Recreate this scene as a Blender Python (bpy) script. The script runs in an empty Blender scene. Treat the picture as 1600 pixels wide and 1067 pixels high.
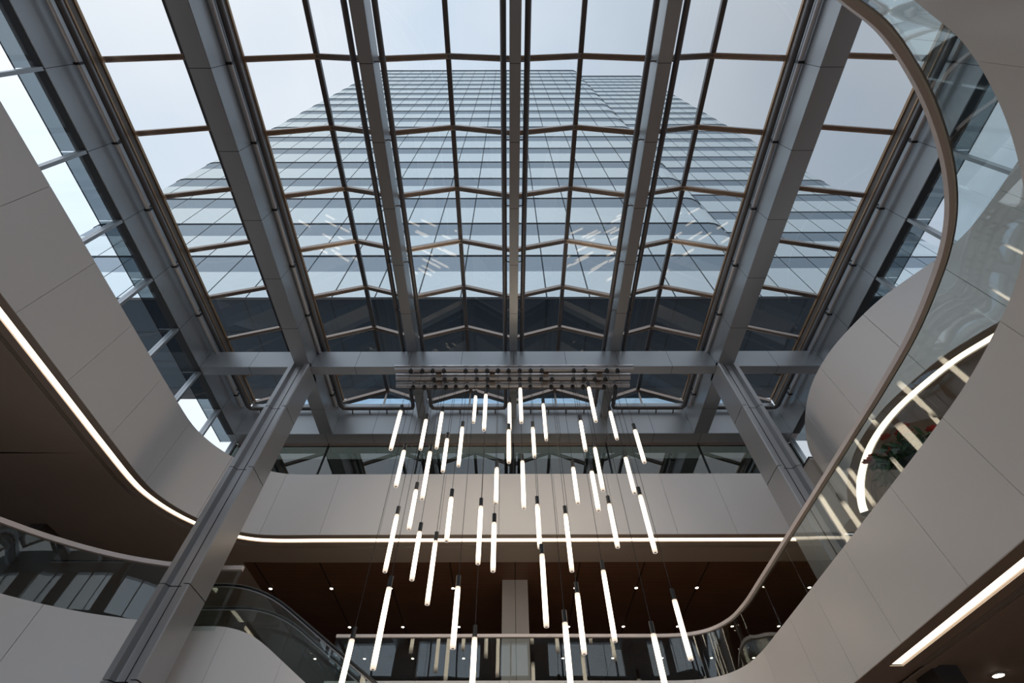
import bpy, bmesh, math, random
from mathutils import Vector, Matrix
random.seed(7)
SC = bpy.context.scene
COL = SC.collection
PI = math.pi

# ------------------------------------------------------------------ camera
# camera stands in the lobby at the origin (1.6 m above the lobby floor at z = -1.6), looking up
F_PX, PITCH, YAW, ROLL = 722.906, math.radians(53.468), math.radians(-0.0418), math.radians(-0.1516)
PX, PY = 794.37, 533.5
_fw = Vector((-math.sin(YAW) * math.cos(PITCH), math.cos(YAW) * math.cos(PITCH), math.sin(PITCH)))
_rt = Vector((math.cos(YAW), math.sin(YAW), 0))
_up = _rt.cross(_fw)
RT = math.cos(ROLL) * _rt + math.sin(ROLL) * _up
UP = -math.sin(ROLL) * _rt + math.cos(ROLL) * _up
cam_data = bpy.data.cameras.new('camera')
cam = bpy.data.objects.new('camera', cam_data)
COL.objects.link(cam)
cam_data.sensor_width = 36.0
cam_data.lens = F_PX / 1600 * 36.0
cam_data.shift_x = (800 - PX) / 1600
cam_data.clip_start = 0.05
cam_data.clip_end = 1000
m = Matrix((RT, UP, -_fw)).transposed().to_4x4()
cam.matrix_world = m
SC.camera = cam

# ------------------------------------------------------------------ view, world
SC.view_settings.view_transform = 'Standard'
SC.view_settings.look = 'None'
SC.view_settings.gamma = 1.0
SC.view_settings.exposure = 0.14
SC.view_settings.use_curve_mapping = False
SC.cycles.transparent_max_bounces = 32
SC.cycles.max_bounces = 10
SC.cycles.diffuse_bounces = 5
SC.cycles.glossy_bounces = 5
SC.cycles.use_denoising = True

world = bpy.data.worlds.new('overcast_sky')
SC.world = world
world.use_nodes = True
nt = world.node_tree
nt.nodes.clear()
wo = nt.nodes.new('ShaderNodeOutputWorld')
bg = nt.nodes.new('ShaderNodeBackground')
tc = nt.nodes.new('ShaderNodeTexCoord')
nz = nt.nodes.new('ShaderNodeTexNoise')
nz.inputs['Scale'].default_value = 1.7
nz.inputs['Detail'].default_value = 4
nz.inputs['Roughness'].default_value = 0.45
rp = nt.nodes.new('ShaderNodeValToRGB')
rp.color_ramp.elements[0].position = 0.36
rp.color_ramp.elements[0].color = (0.70, 0.83, 1.0, 1)
rp.color_ramp.elements[1].position = 0.64
rp.color_ramp.elements[1].color = (1.0, 1.05, 1.12, 1)
nt.links.new(tc.outputs['Generated'], nz.inputs['Vector'])
nt.links.new(nz.outputs['Fac'], rp.inputs['Fac'])
# thinner, brighter cloud towards the left, heavier cloud towards the right
sx = nt.nodes.new('ShaderNodeSeparateXYZ')
nt.links.new(tc.outputs['Generated'], sx.inputs[0])
mr = nt.nodes.new('ShaderNodeMapRange')
mr.interpolation_type = 'SMOOTHSTEP'
mr.inputs['From Min'].default_value = -0.15
mr.inputs['From Max'].default_value = 0.65
mr.inputs['To Min'].default_value = 1.1
mr.inputs['To Max'].default_value = 0.60
nt.links.new(sx.outputs[0], mr.inputs['Value'])
vm = nt.nodes.new('ShaderNodeVectorMath')
vm.operation = 'SCALE'
nt.links.new(rp.outputs['Color'], vm.inputs[0])
nt.links.new(mr.outputs[0], vm.inputs['Scale'])
nt.links.new(vm.outputs[0], bg.inputs['Color'])
bg.inputs['Strength'].default_value = 1.0
nt.links.new(bg.outputs[0], wo.inputs['Surface'])

# ------------------------------------------------------------------ materials
MATS = {}


def _nt(name):
    mt = bpy.data.materials.new(name)
    mt.use_nodes = True
    n = mt.node_tree
    n.nodes.clear()
    out = n.nodes.new('ShaderNodeOutputMaterial')
    MATS[name] = mt
    return mt, n, out


def math_node(n, op, a, b=None):
    q = n.nodes.new('ShaderNodeMath')
    q.operation = op
    for i, v in enumerate((a, b)):
        if v is None:
            continue
        if isinstance(v, (int, float)):
            q.inputs[i].default_value = v
        else:
            n.links.new(v, q.inputs[i])
    return q.outputs[0]


def grooves(n, axis, start, pitch, width):
    """1 on thin lines at start + k * pitch along a world axis (panel joints)"""
    g = n.nodes.new('ShaderNodeNewGeometry')
    s = n.nodes.new('ShaderNodeSeparateXYZ')
    n.links.new(g.outputs['Position'], s.inputs[0])
    v = math_node(n, 'SUBTRACT', s.outputs[axis], start - 100 * pitch - width / 2)
    v = math_node(n, 'DIVIDE', v, pitch)
    v = math_node(n, 'FRACT', v)
    return math_node(n, 'LESS_THAN', v, width / pitch)


def paint(name, col, rough=0.5, metal=0.0, spec=0.5, joints=(), jcol=(0.02, 0.02, 0.02), var=0.04, coat=0.0):
    mt, n, out = _nt(name)
    b = n.nodes.new('ShaderNodeBsdfPrincipled')
    b.inputs['Roughness'].default_value = rough
    b.inputs['Metallic'].default_value = metal
    b.inputs['Specular IOR Level'].default_value = spec
    b.inputs['Coat Weight'].default_value = coat
    no = n.nodes.new('ShaderNodeTexNoise')
    no.inputs['Scale'].default_value = 0.8
    no.inputs['Detail'].default_value = 3
    tcn = n.nodes.new('ShaderNodeTexCoord')
    n.links.new(tcn.outputs['Object'], no.inputs['Vector'])
    mix = n.nodes.new('ShaderNodeMix')
    mix.data_type = 'RGBA'
    mix.inputs['A'].default_value = tuple(c * (1 - var) for c in col) + (1,)
    mix.inputs['B'].default_value = tuple(min(1, c * (1 + var)) for c in col) + (1,)
    n.links.new(no.outputs['Fac'], mix.inputs['Factor'])
    c = mix.outputs['Result']
    for (axis, st, pi_, w) in joints:
        mx = n.nodes.new('ShaderNodeMix')
        mx.data_type = 'RGBA'
        n.links.new(grooves(n, axis, st, pi_, w), mx.inputs['Factor'])
        n.links.new(c, mx.inputs['A'])
        mx.inputs['B'].default_value = jcol + (1,)
        c = mx.outputs['Result']
    n.links.new(c, b.inputs['Base Color'])
    n.links.new(b.outputs[0], out.inputs['Surface'])
    return mt


def glass(name, tint, refl=1.0, wave=0.0, wscale=1.0, rough=0.0, ior=1.5):
    """a thin pane: tinted straight-through light plus mirror reflection by Fresnel"""
    mt, n, out = _nt(name)
    tr = n.nodes.new('ShaderNodeBsdfTransparent')
    tr.inputs['Color'].default_value = tint + (1,)
    gl = n.nodes.new('ShaderNodeBsdfGlossy')
    gl.inputs['Roughness'].default_value = rough
    gl.inputs['Color'].default_value = (0.95, 0.97, 0.97, 1)
    fr = n.nodes.new('ShaderNodeFresnel')
    # the node inverts the index on back faces: feed it 1 / ior there so both faces reflect alike
    ge = n.nodes.new('ShaderNodeNewGeometry')
    iv = math_node(n, 'MULTIPLY', ge.outputs['Backfacing'], 1.0 / ior - ior)
    n.links.new(math_node(n, 'ADD', iv, ior), fr.inputs['IOR'])
    if wave > 0:
        no = n.nodes.new('ShaderNodeTexNoise')
        no.inputs['Scale'].default_value = wscale
        no.inputs['Detail'].default_value = 1
        tcn = n.nodes.new('ShaderNodeTexCoord')
        n.links.new(tcn.outputs['Object'], no.inputs['Vector'])
        bp = n.nodes.new('ShaderNodeBump')
        bp.inputs['Strength'].default_value = 1.0
        bp.inputs['Distance'].default_value = wave
        n.links.new(no.outputs['Fac'], bp.inputs['Height'])
        n.links.new(bp.outputs[0], gl.inputs['Normal'])
    k = math_node(n, 'MULTIPLY', fr.outputs[0], refl)
    k = math_node(n, 'MINIMUM', k, 1.0)
    mx = n.nodes.new('ShaderNodeMixShader')
    n.links.new(k, mx.inputs[0])
    n.links.new(tr.outputs[0], mx.inputs[1])
    n.links.new(gl.outputs[0], mx.inputs[2])
    n.links.new(mx.outputs[0], out.inputs['Surface'])
    return mt


def lamp(name, col, strength):
    mt, n, out = _nt(name)
    e = n.nodes.new('ShaderNodeEmission')
    e.inputs['Color'].default_value = col + (1,)
    e.inputs['Strength'].default_value = strength
    n.links.new(e.outputs[0], out.inputs['Surface'])
    return mt


JY = (1, 1.41, 2.02, 0.014)
M_BEAM = paint('steel_grey_paint', (0.42, 0.44, 0.46), 0.36, metal=0.65, joints=[JY], spec=0.5)
M_XBEAM = paint('steel_grey_paint_cross', (0.42, 0.44, 0.46), 0.36, metal=0.65, joints=[(0, 0.21 - 2.02, 2.02, 0.014)])
M_COL = paint('column_cladding', (0.43, 0.43, 0.44), 0.32, metal=0.5)
M_DARK = paint('joint_black', (0.012, 0.012, 0.013), 0.6)
M_PIPE = paint('satin_steel_tube', (0.52, 0.51, 0.52), 0.3, metal=0.4)
M_PIPE_D = paint('dark_steel_tube', (0.15, 0.14, 0.14), 0.35, metal=0.6)
M_BRONZE = paint('bronze_curb', (0.42, 0.27, 0.16), 0.35, metal=0.6)
M_CURB = paint('curb_brown_grey', (0.16, 0.13, 0.11), 0.4)
M_TRANS = paint('glazing_bar_bronze', (0.36, 0.29, 0.25), 0.3, metal=0.7)
M_EDGE = paint('glazing_bar_edge', (0.62, 0.54, 0.48), 0.25, metal=0.9)
M_SILVER = paint('silver_trim', (0.62, 0.62, 0.64), 0.25, metal=0.9)
M_WHITE = paint('white_satin_panel', (0.90, 0.87, 0.85), 0.28, spec=0.5, var=0.015)
M_SOFFIT = paint('taupe_plaster', (0.62, 0.55, 0.49), 0.6)
M_SLOT = paint('vent_black', (0.01, 0.009, 0.009), 0.5)
M_RAIL = paint('rail_metal', (0.90, 0.80, 0.76), 0.35, metal=0.0)
M_BLACK = paint('matt_black_metal', (0.012, 0.013, 0.015), 0.3)
M_WOOD = paint('walnut_slats', (0.31, 0.165, 0.105), 0.5, joints=[(1, 0, 0.115, 0.028)], jcol=(0.004, 0.003, 0.002), var=0.25)
M_PIER = paint('beige_plaster', (0.45, 0.42, 0.39), 0.5)
M_WALLD = paint('dark_wall', (0.06, 0.05, 0.045), 0.5)
M_FLOOR = paint('pale_stone', (0.30, 0.18, 0.105), 0.3, joints=[(0, 0, 1.2, 0.006), (1, 0, 1.2, 0.006)], jcol=(0.12, 0.11, 0.1))
M_SKY = glass('skylight_glass', (0.873, 0.876, 0.872), refl=1.0)
M_CLEAR = glass('clear_glass', (0.985, 0.99, 0.99), refl=0.6)
M_CANOPY = glass('canopy_glass', (0.42, 0.46, 0.48), refl=1.0)
M_REAR = glass('clerestory_glass', (0.22, 0.24, 0.22), refl=3.0, wave=0.0)
M_BAL = glass('balustrade_glass', (0.90, 0.945, 0.935), refl=1.35, wave=0.004, wscale=0.5)
M_GABLE = glass('sky_tint_gable_glass', (0.55, 0.66, 0.74), refl=1.0)  # blue tint stands in for sky mirrored in the gable panes
M_TUBE = lamp('lit_acrylic', (1.0, 0.83, 0.63), 3.7)
_n = M_TUBE.node_tree
_e = [q for q in _n.nodes if q.type == 'EMISSION'][0]
_tc = _n.nodes.new('ShaderNodeTexCoord')
_sp = _n.nodes.new('ShaderNodeSeparateXYZ')
_n.links.new(_tc.outputs['Generated'], _sp.inputs[0])
# distance from the nearer end, 0 at the ends and 0.5 in the middle
_d = math_node(_n, 'SUBTRACT', 0.5, math_node(_n, 'ABSOLUTE', math_node(_n, 'SUBTRACT', _sp.outputs[2], 0.5)))
_r = _n.nodes.new('ShaderNodeValToRGB')
_r.color_ramp.elements[0].position = 0.0
_r.color_ramp.elements[0].color = (0.20, 0.17, 0.145, 1)
_r.color_ramp.elements[1].position = 0.12
_r.color_ramp.elements[1].color = (1.0, 0.83, 0.63, 1)
_m1 = _r.color_ramp.elements.new(0.035)
_m1.color = (0.34, 0.275, 0.21, 1)
_n.links.new(_d, _r.inputs[0])
_n.links.new(_r.outputs[0], _e.inputs['Color'])
M_STRIP = lamp('led_strip', (1.0, 0.82, 0.63), 2.4)
M_SPOT = lamp('downlight_lens', (1.0, 0.86, 0.66), 9.0)


def tower_mat(name, col, diff, rough=0.08):
    mt, n, out = _nt(name)
    gl = n.nodes.new('ShaderNodeBsdfGlossy')
    gl.inputs['Color'].default_value = col + (1,)
    gl.inputs['Roughness'].default_value = rough
    df = n.nodes.new('ShaderNodeBsdfDiffuse')
    c1 = n.nodes.new('ShaderNodeMix')
    c1.data_type = 'RGBA'
    n.links.new(grooves(n, 0, -37.6, 2.87, 0.10), c1.inputs['Factor'])
    c1.inputs['A'].default_value = diff + (1,)
    c1.inputs['B'].default_value = (0.02, 0.025, 0.03, 1)
    n.links.new(c1.outputs['Result'], df.inputs['Color'])
    c2 = n.nodes.new('ShaderNodeMix')
    c2.data_type = 'FLOAT'
    n.links.new(grooves(n, 0, -37.6, 2.87, 0.10), c2.inputs['Factor'])
    c2.inputs['A'].default_value = 0.62
    c2.inputs['B'].default_value = 0.1
    mx = n.nodes.new('ShaderNodeMixShader')
    n.links.new(c2.outputs['Result'], mx.inputs[0])
    n.links.new(df.outputs[0], mx.inputs[1])
    n.links.new(gl.outputs[0], mx.inputs[2])
    n.links.new(mx.outputs[0], out.inputs['Surface'])
    return mt


M_TVIS = tower_mat('tower_vision_glass', (0.88, 0.94, 0.94), (0.55, 0.62, 0.64), 0.05)
M_TSPA = tower_mat('tower_spandrel_glass', (0.42, 0.48, 0.53), (0.19, 0.23, 0.26), 0.10)
M_TDARK = paint('tower_soffit', (0.022, 0.032, 0.042), 0.3, spec=0.15, joints=[(0, -37.6, 2.87, 0.08), (1, 16, 2.6, 0.08)], jcol=(0.008, 0.01, 0.012))
M_TLINE = paint('tower_dark_trim', (0.03, 0.035, 0.045), 0.5)

# ------------------------------------------------------------------ mesh helpers


def link(name, bm, mat, parent=None, smooth=False):
    me = bpy.data.meshes.new(name)
    bmesh.ops.recalc_face_normals(bm, faces=bm.faces)
    if smooth:
        for f in bm.faces:
            f.smooth = True
    bm.to_mesh(me)
    bm.free()
    if smooth:
        me.set_sharp_from_angle(angle=math.radians(35))
    me.materials.append(mat)
    o = bpy.data.objects.new(name, me)
    COL.objects.link(o)
    if parent:
        o.parent = parent
    return o


def tag(o, label=None, cat=None, group=None, kind=None):
    if label:
        o['label'] = label
    if cat:
        o['category'] = cat
    if group:
        o['group'] = group
    if kind:
        o['kind'] = kind
    return o


def empty(name, label=None, cat=None, group=None, kind=None, loc=(0, 0, 0)):
    o = bpy.data.objects.new(name, None)
    COL.objects.link(o)
    o.location = loc
    o.empty_display_size = 0.2
    return tag(o, label, cat, group, kind)


def box(bm, x0, x1, y0, y1, z0, z1):
    vs = [bm.verts.new((x, y, z)) for z in (z0, z1) for (x, y) in ((x0, y0), (x1, y0), (x1, y1), (x0, y1))]
    for f in ((0, 3, 2, 1), (4, 5, 6, 7), (0, 1, 5, 4), (1, 2, 6, 5), (2, 3, 7, 6), (3, 0, 4, 7)):
        bm.faces.new([vs[i] for i in f])


def B(name, dims, mat, parent=None, bevel=0.0):
    bm = bmesh.new()
    box(bm, *dims)
    if bevel:
        bmesh.ops.bevel(bm, geom=list(bm.edges), offset=bevel, segments=2, affect='EDGES')
    return link(name, bm, mat, parent)


def prism(bm, pts, ext):
    """closed plate: a polygon pushed along a short vector"""
    e = Vector(ext)
    a = [bm.verts.new(p) for p in pts]
    b = [bm.verts.new(Vector(p) + e) for p in pts]
    n = len(a)
    bm.faces.new(a[::-1])
    bm.faces.new(b)
    for k in range(n):
        bm.faces.new((a[k], a[(k + 1) % n], b[(k + 1) % n], b[k]))


def bar(bm, p, q, w, h, up=Vector((0, 0, 1))):
    """rectangular bar from p to q, w across and h along up"""
    p, q = Vector(p), Vector(q)
    d = (q - p).normalized()
    s = d.cross(up)
    s.normalize()
    u = s.cross(d)
    r = []
    for c in (p, q):
        for (a, b) in ((-1, -1), (1, -1), (1, 1), (-1, 1)):
            r.append(bm.verts.new(c + s * (a * w / 2) + u * (b * h / 2)))
    for f in ((3, 2, 1, 0), (4, 5, 6, 7), (0, 1, 5, 4), (1, 2, 6, 5), (2, 3, 7, 6), (3, 0, 4, 7)):
        bm.faces.new([r[i] for i in f])


def tube(bm, pts, r, n=12, caps=True):
    pts = [Vector(p) for p in pts]
    rings = []
    for i, p in enumerate(pts):
        if i == 0:
            d = pts[1] - p
        elif i == len(pts) - 1:
            d = p - pts[i - 1]
        else:
            d = (pts[i + 1] - p).normalized() + (p - pts[i - 1]).normalized()
        d.normalize()
        a = Vector((0, 0, 1)) if abs(d.z) < 0.9 else Vector((1, 0, 0))
        s = d.cross(a).normalized()
        u = s.cross(d)
        rr = r[i] if isinstance(r, (list, tuple)) else r
        rings.append([bm.verts.new(p + (s * math.cos(t) + u * math.sin(t)) * rr) for t in [2 * PI * k / n for k in range(n)]])
    for a, b in zip(rings, rings[1:]):
        for k in range(n):
            bm.faces.new((a[k], a[(k + 1) % n], b[(k + 1) % n], b[k]))
    if caps:
        bm.faces.new(rings[0][::-1])
        bm.faces.new(rings[-1])


def catmull(P, sub=6):
    """smooth curve through plan points"""
    P = [Vector((p[0], p[1])) for p in P]
    out = []
    for i in range(len(P) - 1):
        p0 = P[i - 1] if i else P[0] * 2 - P[1]
        p1, p2 = P[i], P[i + 1]
        p3 = P[i + 2] if i + 2 < len(P) else P[-1] * 2 - P[-2]
        # centripetal parametrisation keeps long straight runs straight
        t0 = 0
        t1 = t0 + max(1e-4, (p1 - p0).length ** 0.5)
        t2 = t1 + max(1e-4, (p2 - p1).length ** 0.5)
        t3 = t2 + max(1e-4, (p3 - p2).length ** 0.5)
        for k in range(sub):
            t = t1 + (t2 - t1) * k / sub
            A1 = p0 * ((t1 - t) / (t1 - t0)) + p1 * ((t - t0) / (t1 - t0))
            A2 = p1 * ((t2 - t) / (t2 - t1)) + p2 * ((t - t1) / (t2 - t1))
            A3 = p2 * ((t3 - t) / (t3 - t2)) + p3 * ((t - t2) / (t3 - t2))
            B1 = A1 * ((t2 - t) / (t2 - t0)) + A2 * ((t - t0) / (t2 - t0))
            B2 = A2 * ((t3 - t) / (t3 - t1)) + A3 * ((t - t1) / (t3 - t1))
            out.append(B1 * ((t2 - t) / (t2 - t1)) + B2 * ((t - t1) / (t2 - t1)))
    out.append(P[-1])
    return out


def cumlen(P):
    s = [0.0]
    for a, b in zip(P, P[1:]):
        s.append(s[-1] + (b - a).length)
    return s


def sub_path(P, s0, s1):
    """part of plan polyline between arc lengths"""
    S = cumlen(P)
    s1 = min(s1, S[-1])
    s0 = max(0, s0)

    def at(s):
        for i in range(len(S) - 1):
            if s <= S[i + 1] + 1e-9:
                t = (s - S[i]) / max(1e-9, S[i + 1] - S[i])
                return P[i].lerp(P[i + 1], t)
        return P[-1]
    out = [at(s0)]
    for p, s in zip(P, S):
        if s0 + 1e-3 < s < s1 - 1e-3:
            out.append(p)
    out.append(at(s1))
    return out


def normals(P):
    N = []
    for i in range(len(P)):
        a = P[max(0, i - 1)]
        b = P[min(len(P) - 1, i + 1)]
        d = (b - a).normalized()
        N.append(Vector((-d.y, d.x)))
    return N


def offset(P, o):
    return [p + n * o for p, n in zip(P, normals(P))]


def prof(bm, P, N, quad):
    """sweep closed profile [(offset, z), ...] along plan polyline with normals N"""
    rings = [[bm.verts.new((p.x + n.x * o, p.y + n.y * o, z)) for (o, z) in quad] for p, n in zip(P, N)]
    m_ = len(quad)
    for a, b in zip(rings, rings[1:]):
        for k in range(m_):
            bm.faces.new((a[k], a[(k + 1) % m_], b[(k + 1) % m_], b[k]))
    bm.faces.new(rings[0][::-1])
    bm.faces.new(rings[-1])


def sweep(name, path, quad, mat, parent, s0=0, s1=1e9, smooth=True):
    P = sub_path(path, s0, s1)
    # normals from the whole path so neighbouring pieces meet
    full = path
    S = cumlen(full)
    NF = normals(full)

    def nat(p):
        best, bi = 1e9, 0
        for i in range(len(full) - 1):
            a, b = full[i], full[i + 1]
            ab = b - a
            t = max(0, min(1, (p - a).dot(ab) / max(1e-12, ab.dot(ab))))
            d = (a + ab * t - p).length
            if d < best:
                best, bi, bt = d, i, t
        return (NF[bi].lerp(NF[bi + 1], bt)).normalized()
    bm = bmesh.new()
    prof(bm, P, [nat(p) for p in P], quad)
    return link(name, bm, mat, parent, smooth)


def rect(o0, o1, z0, z1):
    return [(o0, z0), (o1, z0), (o1, z1), (o0, z1)]


# ------------------------------------------------------------------ key dimensions
XC = 0.21                       # axis of the roof
AX = {-3: -11.9, -2: -7.83, -1: -3.84, 0: 0.21, 1: 4.26, 2: 8.27, 3: 12.32}
Y0, Y1 = -8.69, 15.25           # skylights run from behind the camera to the rear beam
TR = [1.41 + 2.02 * k for k in range(-5, 7)]
ZV, ZR = 15.75, 16.60           # valley and ridge of the folded glass
ZB = 13.6                       # underside of the main beams

# ------------------------------------------------------------------ lobby shell
tag(B('floor', (-24, 24, -16, 30, -1.8, -1.6), M_FLOOR), kind='structure')
tag(B('wall_far', (-24, 24, 29.0, 29.3, -1.6, 8.70), M_WALLD), kind='structure')
tag(B('wall_left', (-20.3, -20, -16, 29, -1.6, 8.70), M_WALLD), kind='structure')
tag(B('wall_right', (20, 20.3, -16, 29, -1.6, 8.70), M_WALLD), kind='structure')
# far upper wall behind the clerestory
tag(B('wall_upper_far', (-13.2, 13.4, 18.6, 18.9, 8.8, 15.2), M_WALLD), kind='structure')

# back wall behind the camera with its clerestory windows
tag(B('wall_back', (-11.77, 12.19, -9.4, -9.1, 9.0, 12.0), M_PIER), kind='structure')
w = empty('window_5', kind='structure')  # unseen lower glazing, added to let daylight in from behind
for (za, zb) in ((-1.6, 2.8), (4.6, 9.0)):
    B('pane', (-11.77, 12.19, -9.27, -9.25, za, zb), M_CLEAR, w)
    for k in range(9):
        x = -11.7 + k * 2.975
        B('mullion', (x - 0.08, x + 0.08, -9.35, -9.1, za, zb), M_XBEAM, w)
B('spandrel', (-11.77, 12.19, -9.4, -9.1, 2.8, 4.6), M_PIER, w)
tag(B('trim_1', (-11.77, 12.19, -9.4, -9.0, 14.2, 15.6), M_XBEAM), kind='structure')
wb = empty('window_1', kind='structure')
B('pane', (-11.77, 12.19, -9.27, -9.25, 12.1, 14.2), M_CLEAR, wb)
for x in (-8.2, -2.2, 1.5, 8.6):
    B('pier', (x, x + 1.6, -9.35, -9.05, 12.1, 14.2), M_PIER, wb)
for k in range(13):
    x = -11.7 + k * 1.98
    B('mullion', (x - 0.05, x + 0.05, -9.35, -9.1, 12.1, 14.2), M_XBEAM, wb)
B('sill', (-11.77, 12.19, -9.4, -9.05, 12.0, 12.12), M_XBEAM, wb)

# ------------------------------------------------------------------ roof beams


def roof_beam(x0, x1, ya, yb, z0, z1, label, mat=M_BEAM):
    o = B('roof_beam', (x0, x1, ya, yb, z0, z1), mat, bevel=0.012)
    return tag(o, label, 'beam', 'grey steel roof beams')


roof_beam(-8.11, -7.55, Y0, 15.0, ZB, 15.05, 'deep grey boxed roof beam resting on the left column')
roof_beam(7.96, 8.58, Y0, 15.0, ZB, 15.05, 'deep grey boxed roof beam resting on the right column')
for side, xi in ((-1, -3.84), (1, 4.26)):
    roof_beam(xi - 0.19, xi + 0.19, Y0, 15.0, 14.56, 15.3,
              'narrower grey roof beam midway between the centre beam and the %s column beam' % ('left' if side < 0 else 'right'))
roof_beam(0.05, 0.36, Y0, 15.0, 14.56, 15.3, 'slim grey beam running down the centre of the skylight roof')
roof_beam(-12.08, -11.77, Y0, 15.6, ZB, 15.2, 'grey edge beam along the left side of the glass roof')
roof_beam(12.19, 12.5, Y0, 15.6, ZB, 15.2, 'grey edge beam along the right side of the glass roof')
B('dark_underside', (-12.08, -11.79, Y0, 15.0, ZB - 0.02, ZB), M_DARK, bpy.data.objects['roof_beam.005'])  # thin black sheet that makes the edge beam's underside dark
B('dark_underside', (12.21, 12.5, Y0, 15.0, ZB - 0.02, ZB), M_DARK, bpy.data.objects['roof_beam.006'])
for (xa, xb, s) in ((-11.77, -8.11, 'short grey cross beam between the left edge beam and left column'),
                    (-7.55, 7.96, 'long grey cross beam between the two columns above the pendant tracks'),
                    (8.58, 12.19, 'short grey cross beam between the right column and right edge beam')):
    roof_beam(xa, xb, 11.27, 11.66, ZB, 14.56, s, M_XBEAM)
roof_beam(-11.77, 12.19, 15.0, 15.6, ZB, 15.45, 'wide grey rear beam above the far clerestory glass', M_XBEAM)

# ------------------------------------------------------------------ skylights (folded glass between the beams)
ORD = {-3: 'first', -2: 'second', -1: 'third', 0: 'fourth', 1: 'fifth', 2: 'sixth'}
for i in range(-3, 3):
    xa, xb = AX[i], AX[i + 1]
    xm = (xa + xb) / 2
    sk = empty('skylight', 'folded gable glass skylight bay, %s of six from the left' % ORD[i], 'skylight', 'skylight bays of the atrium roof')
    bm = bmesh.new()
    bar(bm, (xm, Y0, ZR), (xm, Y1, ZR), 0.15, 0.14)
    link('ridge_bar', bm, M_PIPE_D, sk)
    ys = TR + [Y1]
    for y in ys:
        last = y == Y1
        bm = bmesh.new()
        for (p, q) in (((xa, y, ZV), (xm, y, ZR)), ((xm, y, ZR), (xb, y, ZV))):
            bar(bm, p, q, 0.22 if last else 0.16, 0.16 if last else 0.12)
        tr = link('glazing_bar', bm, M_TRANS, sk)
        bm = bmesh.new()
        for (p, q) in (((xa, y, ZV), (xm, y, ZR)), ((xm, y, ZR), (xb, y, ZV))):
            for oy in (-0.062, 0.055):
                off = Vector((0, oy, -0.07))
                bar(bm, Vector(p) + off, Vector(q) + off, 0.035, 0.03)
        link('silver_edge', bm, M_EDGE, tr)
    for ya, yb in zip(ys, ys[1:]):
        for (p, q) in (((xa, ZV), (xm, ZR)), ((xm, ZR), (xb, ZV))):
            bm = bmesh.new()
            prism(bm, [(p[0], ya + .01, p[1] + .02), (q[0], ya + .01, q[1] + .02), (q[0], yb - .01, q[1] + .02), (p[0], yb - .01, p[1] + .02)], (0, 0, 0.02))
            link('glass_pane', bm, M_SKY, sk)
    # bronze curb strips where the glass meets the deep beams
    for (xx, sgn, kind) in ((xa, 1, i), (xb, -1, i + 1)):
        if kind in (-3, -2, 2, 3):
            e = xx + sgn * (0.15 if abs(kind) == 2 else 0.07)
            for nm, o0, o1, za, zb, mm in (('curb_frame', -0.06, 0.0, 15.06, 15.74, M_CURB), ('bronze_edge', 0.0, 0.035, 15.66, 15.76, M_BRONZE), ('bronze_line', 0.0, 0.02, 15.36, 15.42, M_BRONZE)):
                B(nm, (min(e + sgn * o0, e + sgn * o1), max(e + sgn * o0, e + sgn * o1), Y0, 15.0, za, zb), mm, sk)
    # valley gutter bar over the beam on the left side of the bay
    B('valley_bar', (xa - 0.07, xa + 0.07, Y0, Y1, ZV - 0.1, ZV + 0.05), M_TRANS, sk)
    # gable end glazing over the rear beam
    g = bmesh.new()
    prism(g, [(xa + .1, Y1 + .12, ZV - .3), (xb - .1, Y1 + .12, ZV - .3), (xb - .1, Y1 + .12, ZV), (xm, Y1 + .12, ZR - .05), (xa + .1, Y1 + .12, ZV)], (0, 0.02, 0))
    link('gable_glass', g, M_GABLE, sk)
    g = bmesh.new()
    bar(g, (xm, Y1, ZV - 0.3), (xm, Y1, ZR), 0.07, 0.07, up=Vector((0, 1, 0)))
    link('gable_post', g, M_TRANS, sk)
    # pipes running round the bay
    if abs(i) >= 0:
        def edge(k, sgn):
            if abs(k) == 2:
                return AX[k] + sgn * (0.38 if k < 0 else 0.42)
            if abs(k) == 3:
                return AX[k] + sgn * 0.30
            return AX[k] + sgn * (0.33 if k == 0 else 0.40)
        el, er = edge(i, 1), edge(i + 1, -1)
        g = bmesh.new()
        c = 0.12
        zz = 14.86
        pts = [(el, Y0, zz), (el, 14.80 - c * 2, zz), (el + c * .5, 14.80 - c * .5, zz + .04), (el + c * 2, 14.80, zz + .08),
               (er - c * 2, 14.80, zz + .08), (er - c * .5, 14.80 - c * .5, zz + .04), (er, 14.80 - c * 2, zz), (er, Y0, zz)]
        tube(g, pts, 0.085, 12)
        pp = link('ring_pipe', g, M_PIPE_D, sk, True)
        for (k, e, sgn) in ((i, el, 1), (i + 1, er, -1)):
            if abs(k) >= 2:
                g = bmesh.new()
                eo = e + sgn * (0.05 if abs(k) == 3 else -0.02)
                tube(g, [(eo, Y0, 14.48), (eo, 14.2, 14.48)], 0.065, 12)
                sp = link('side_pipe', g, M_PIPE, sk, True)
                for y in TR:
                    B('clamp', (eo - 0.085, eo + 0.085, y - 0.06, y, 14.40, 14.56), M_BLACK, sp)
            for y in TR:
                g = bmesh.new()
                bx = AX[k] + sgn * {3: .17, 2: .28, 1: .19, 0: .155}[abs(k)]
                bar(g, (bx - sgn * 0.02, y - 0.03, 14.74), (e, y - 0.03, 14.80), 0.035, 0.035)
                bar(g, (e - sgn * .05, y - 0.03, 14.66), (e - sgn * .05, y - 0.03, 14.86), 0.03, 0.03, up=Vector((0, 1, 0)))
                link('pipe_bracket', g, M_PIPE_D, pp)
        for t in (0.14, 0.38, 0.62, 0.86):
            x = el + (er - el) * t
            g = bmesh.new()
            tube(g, [(x, 14.82, zz), (x, 15.0, zz - 0.05)], 0.03, 8)
            link('pipe_bracket', g, M_PIPE_D, pp)

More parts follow.
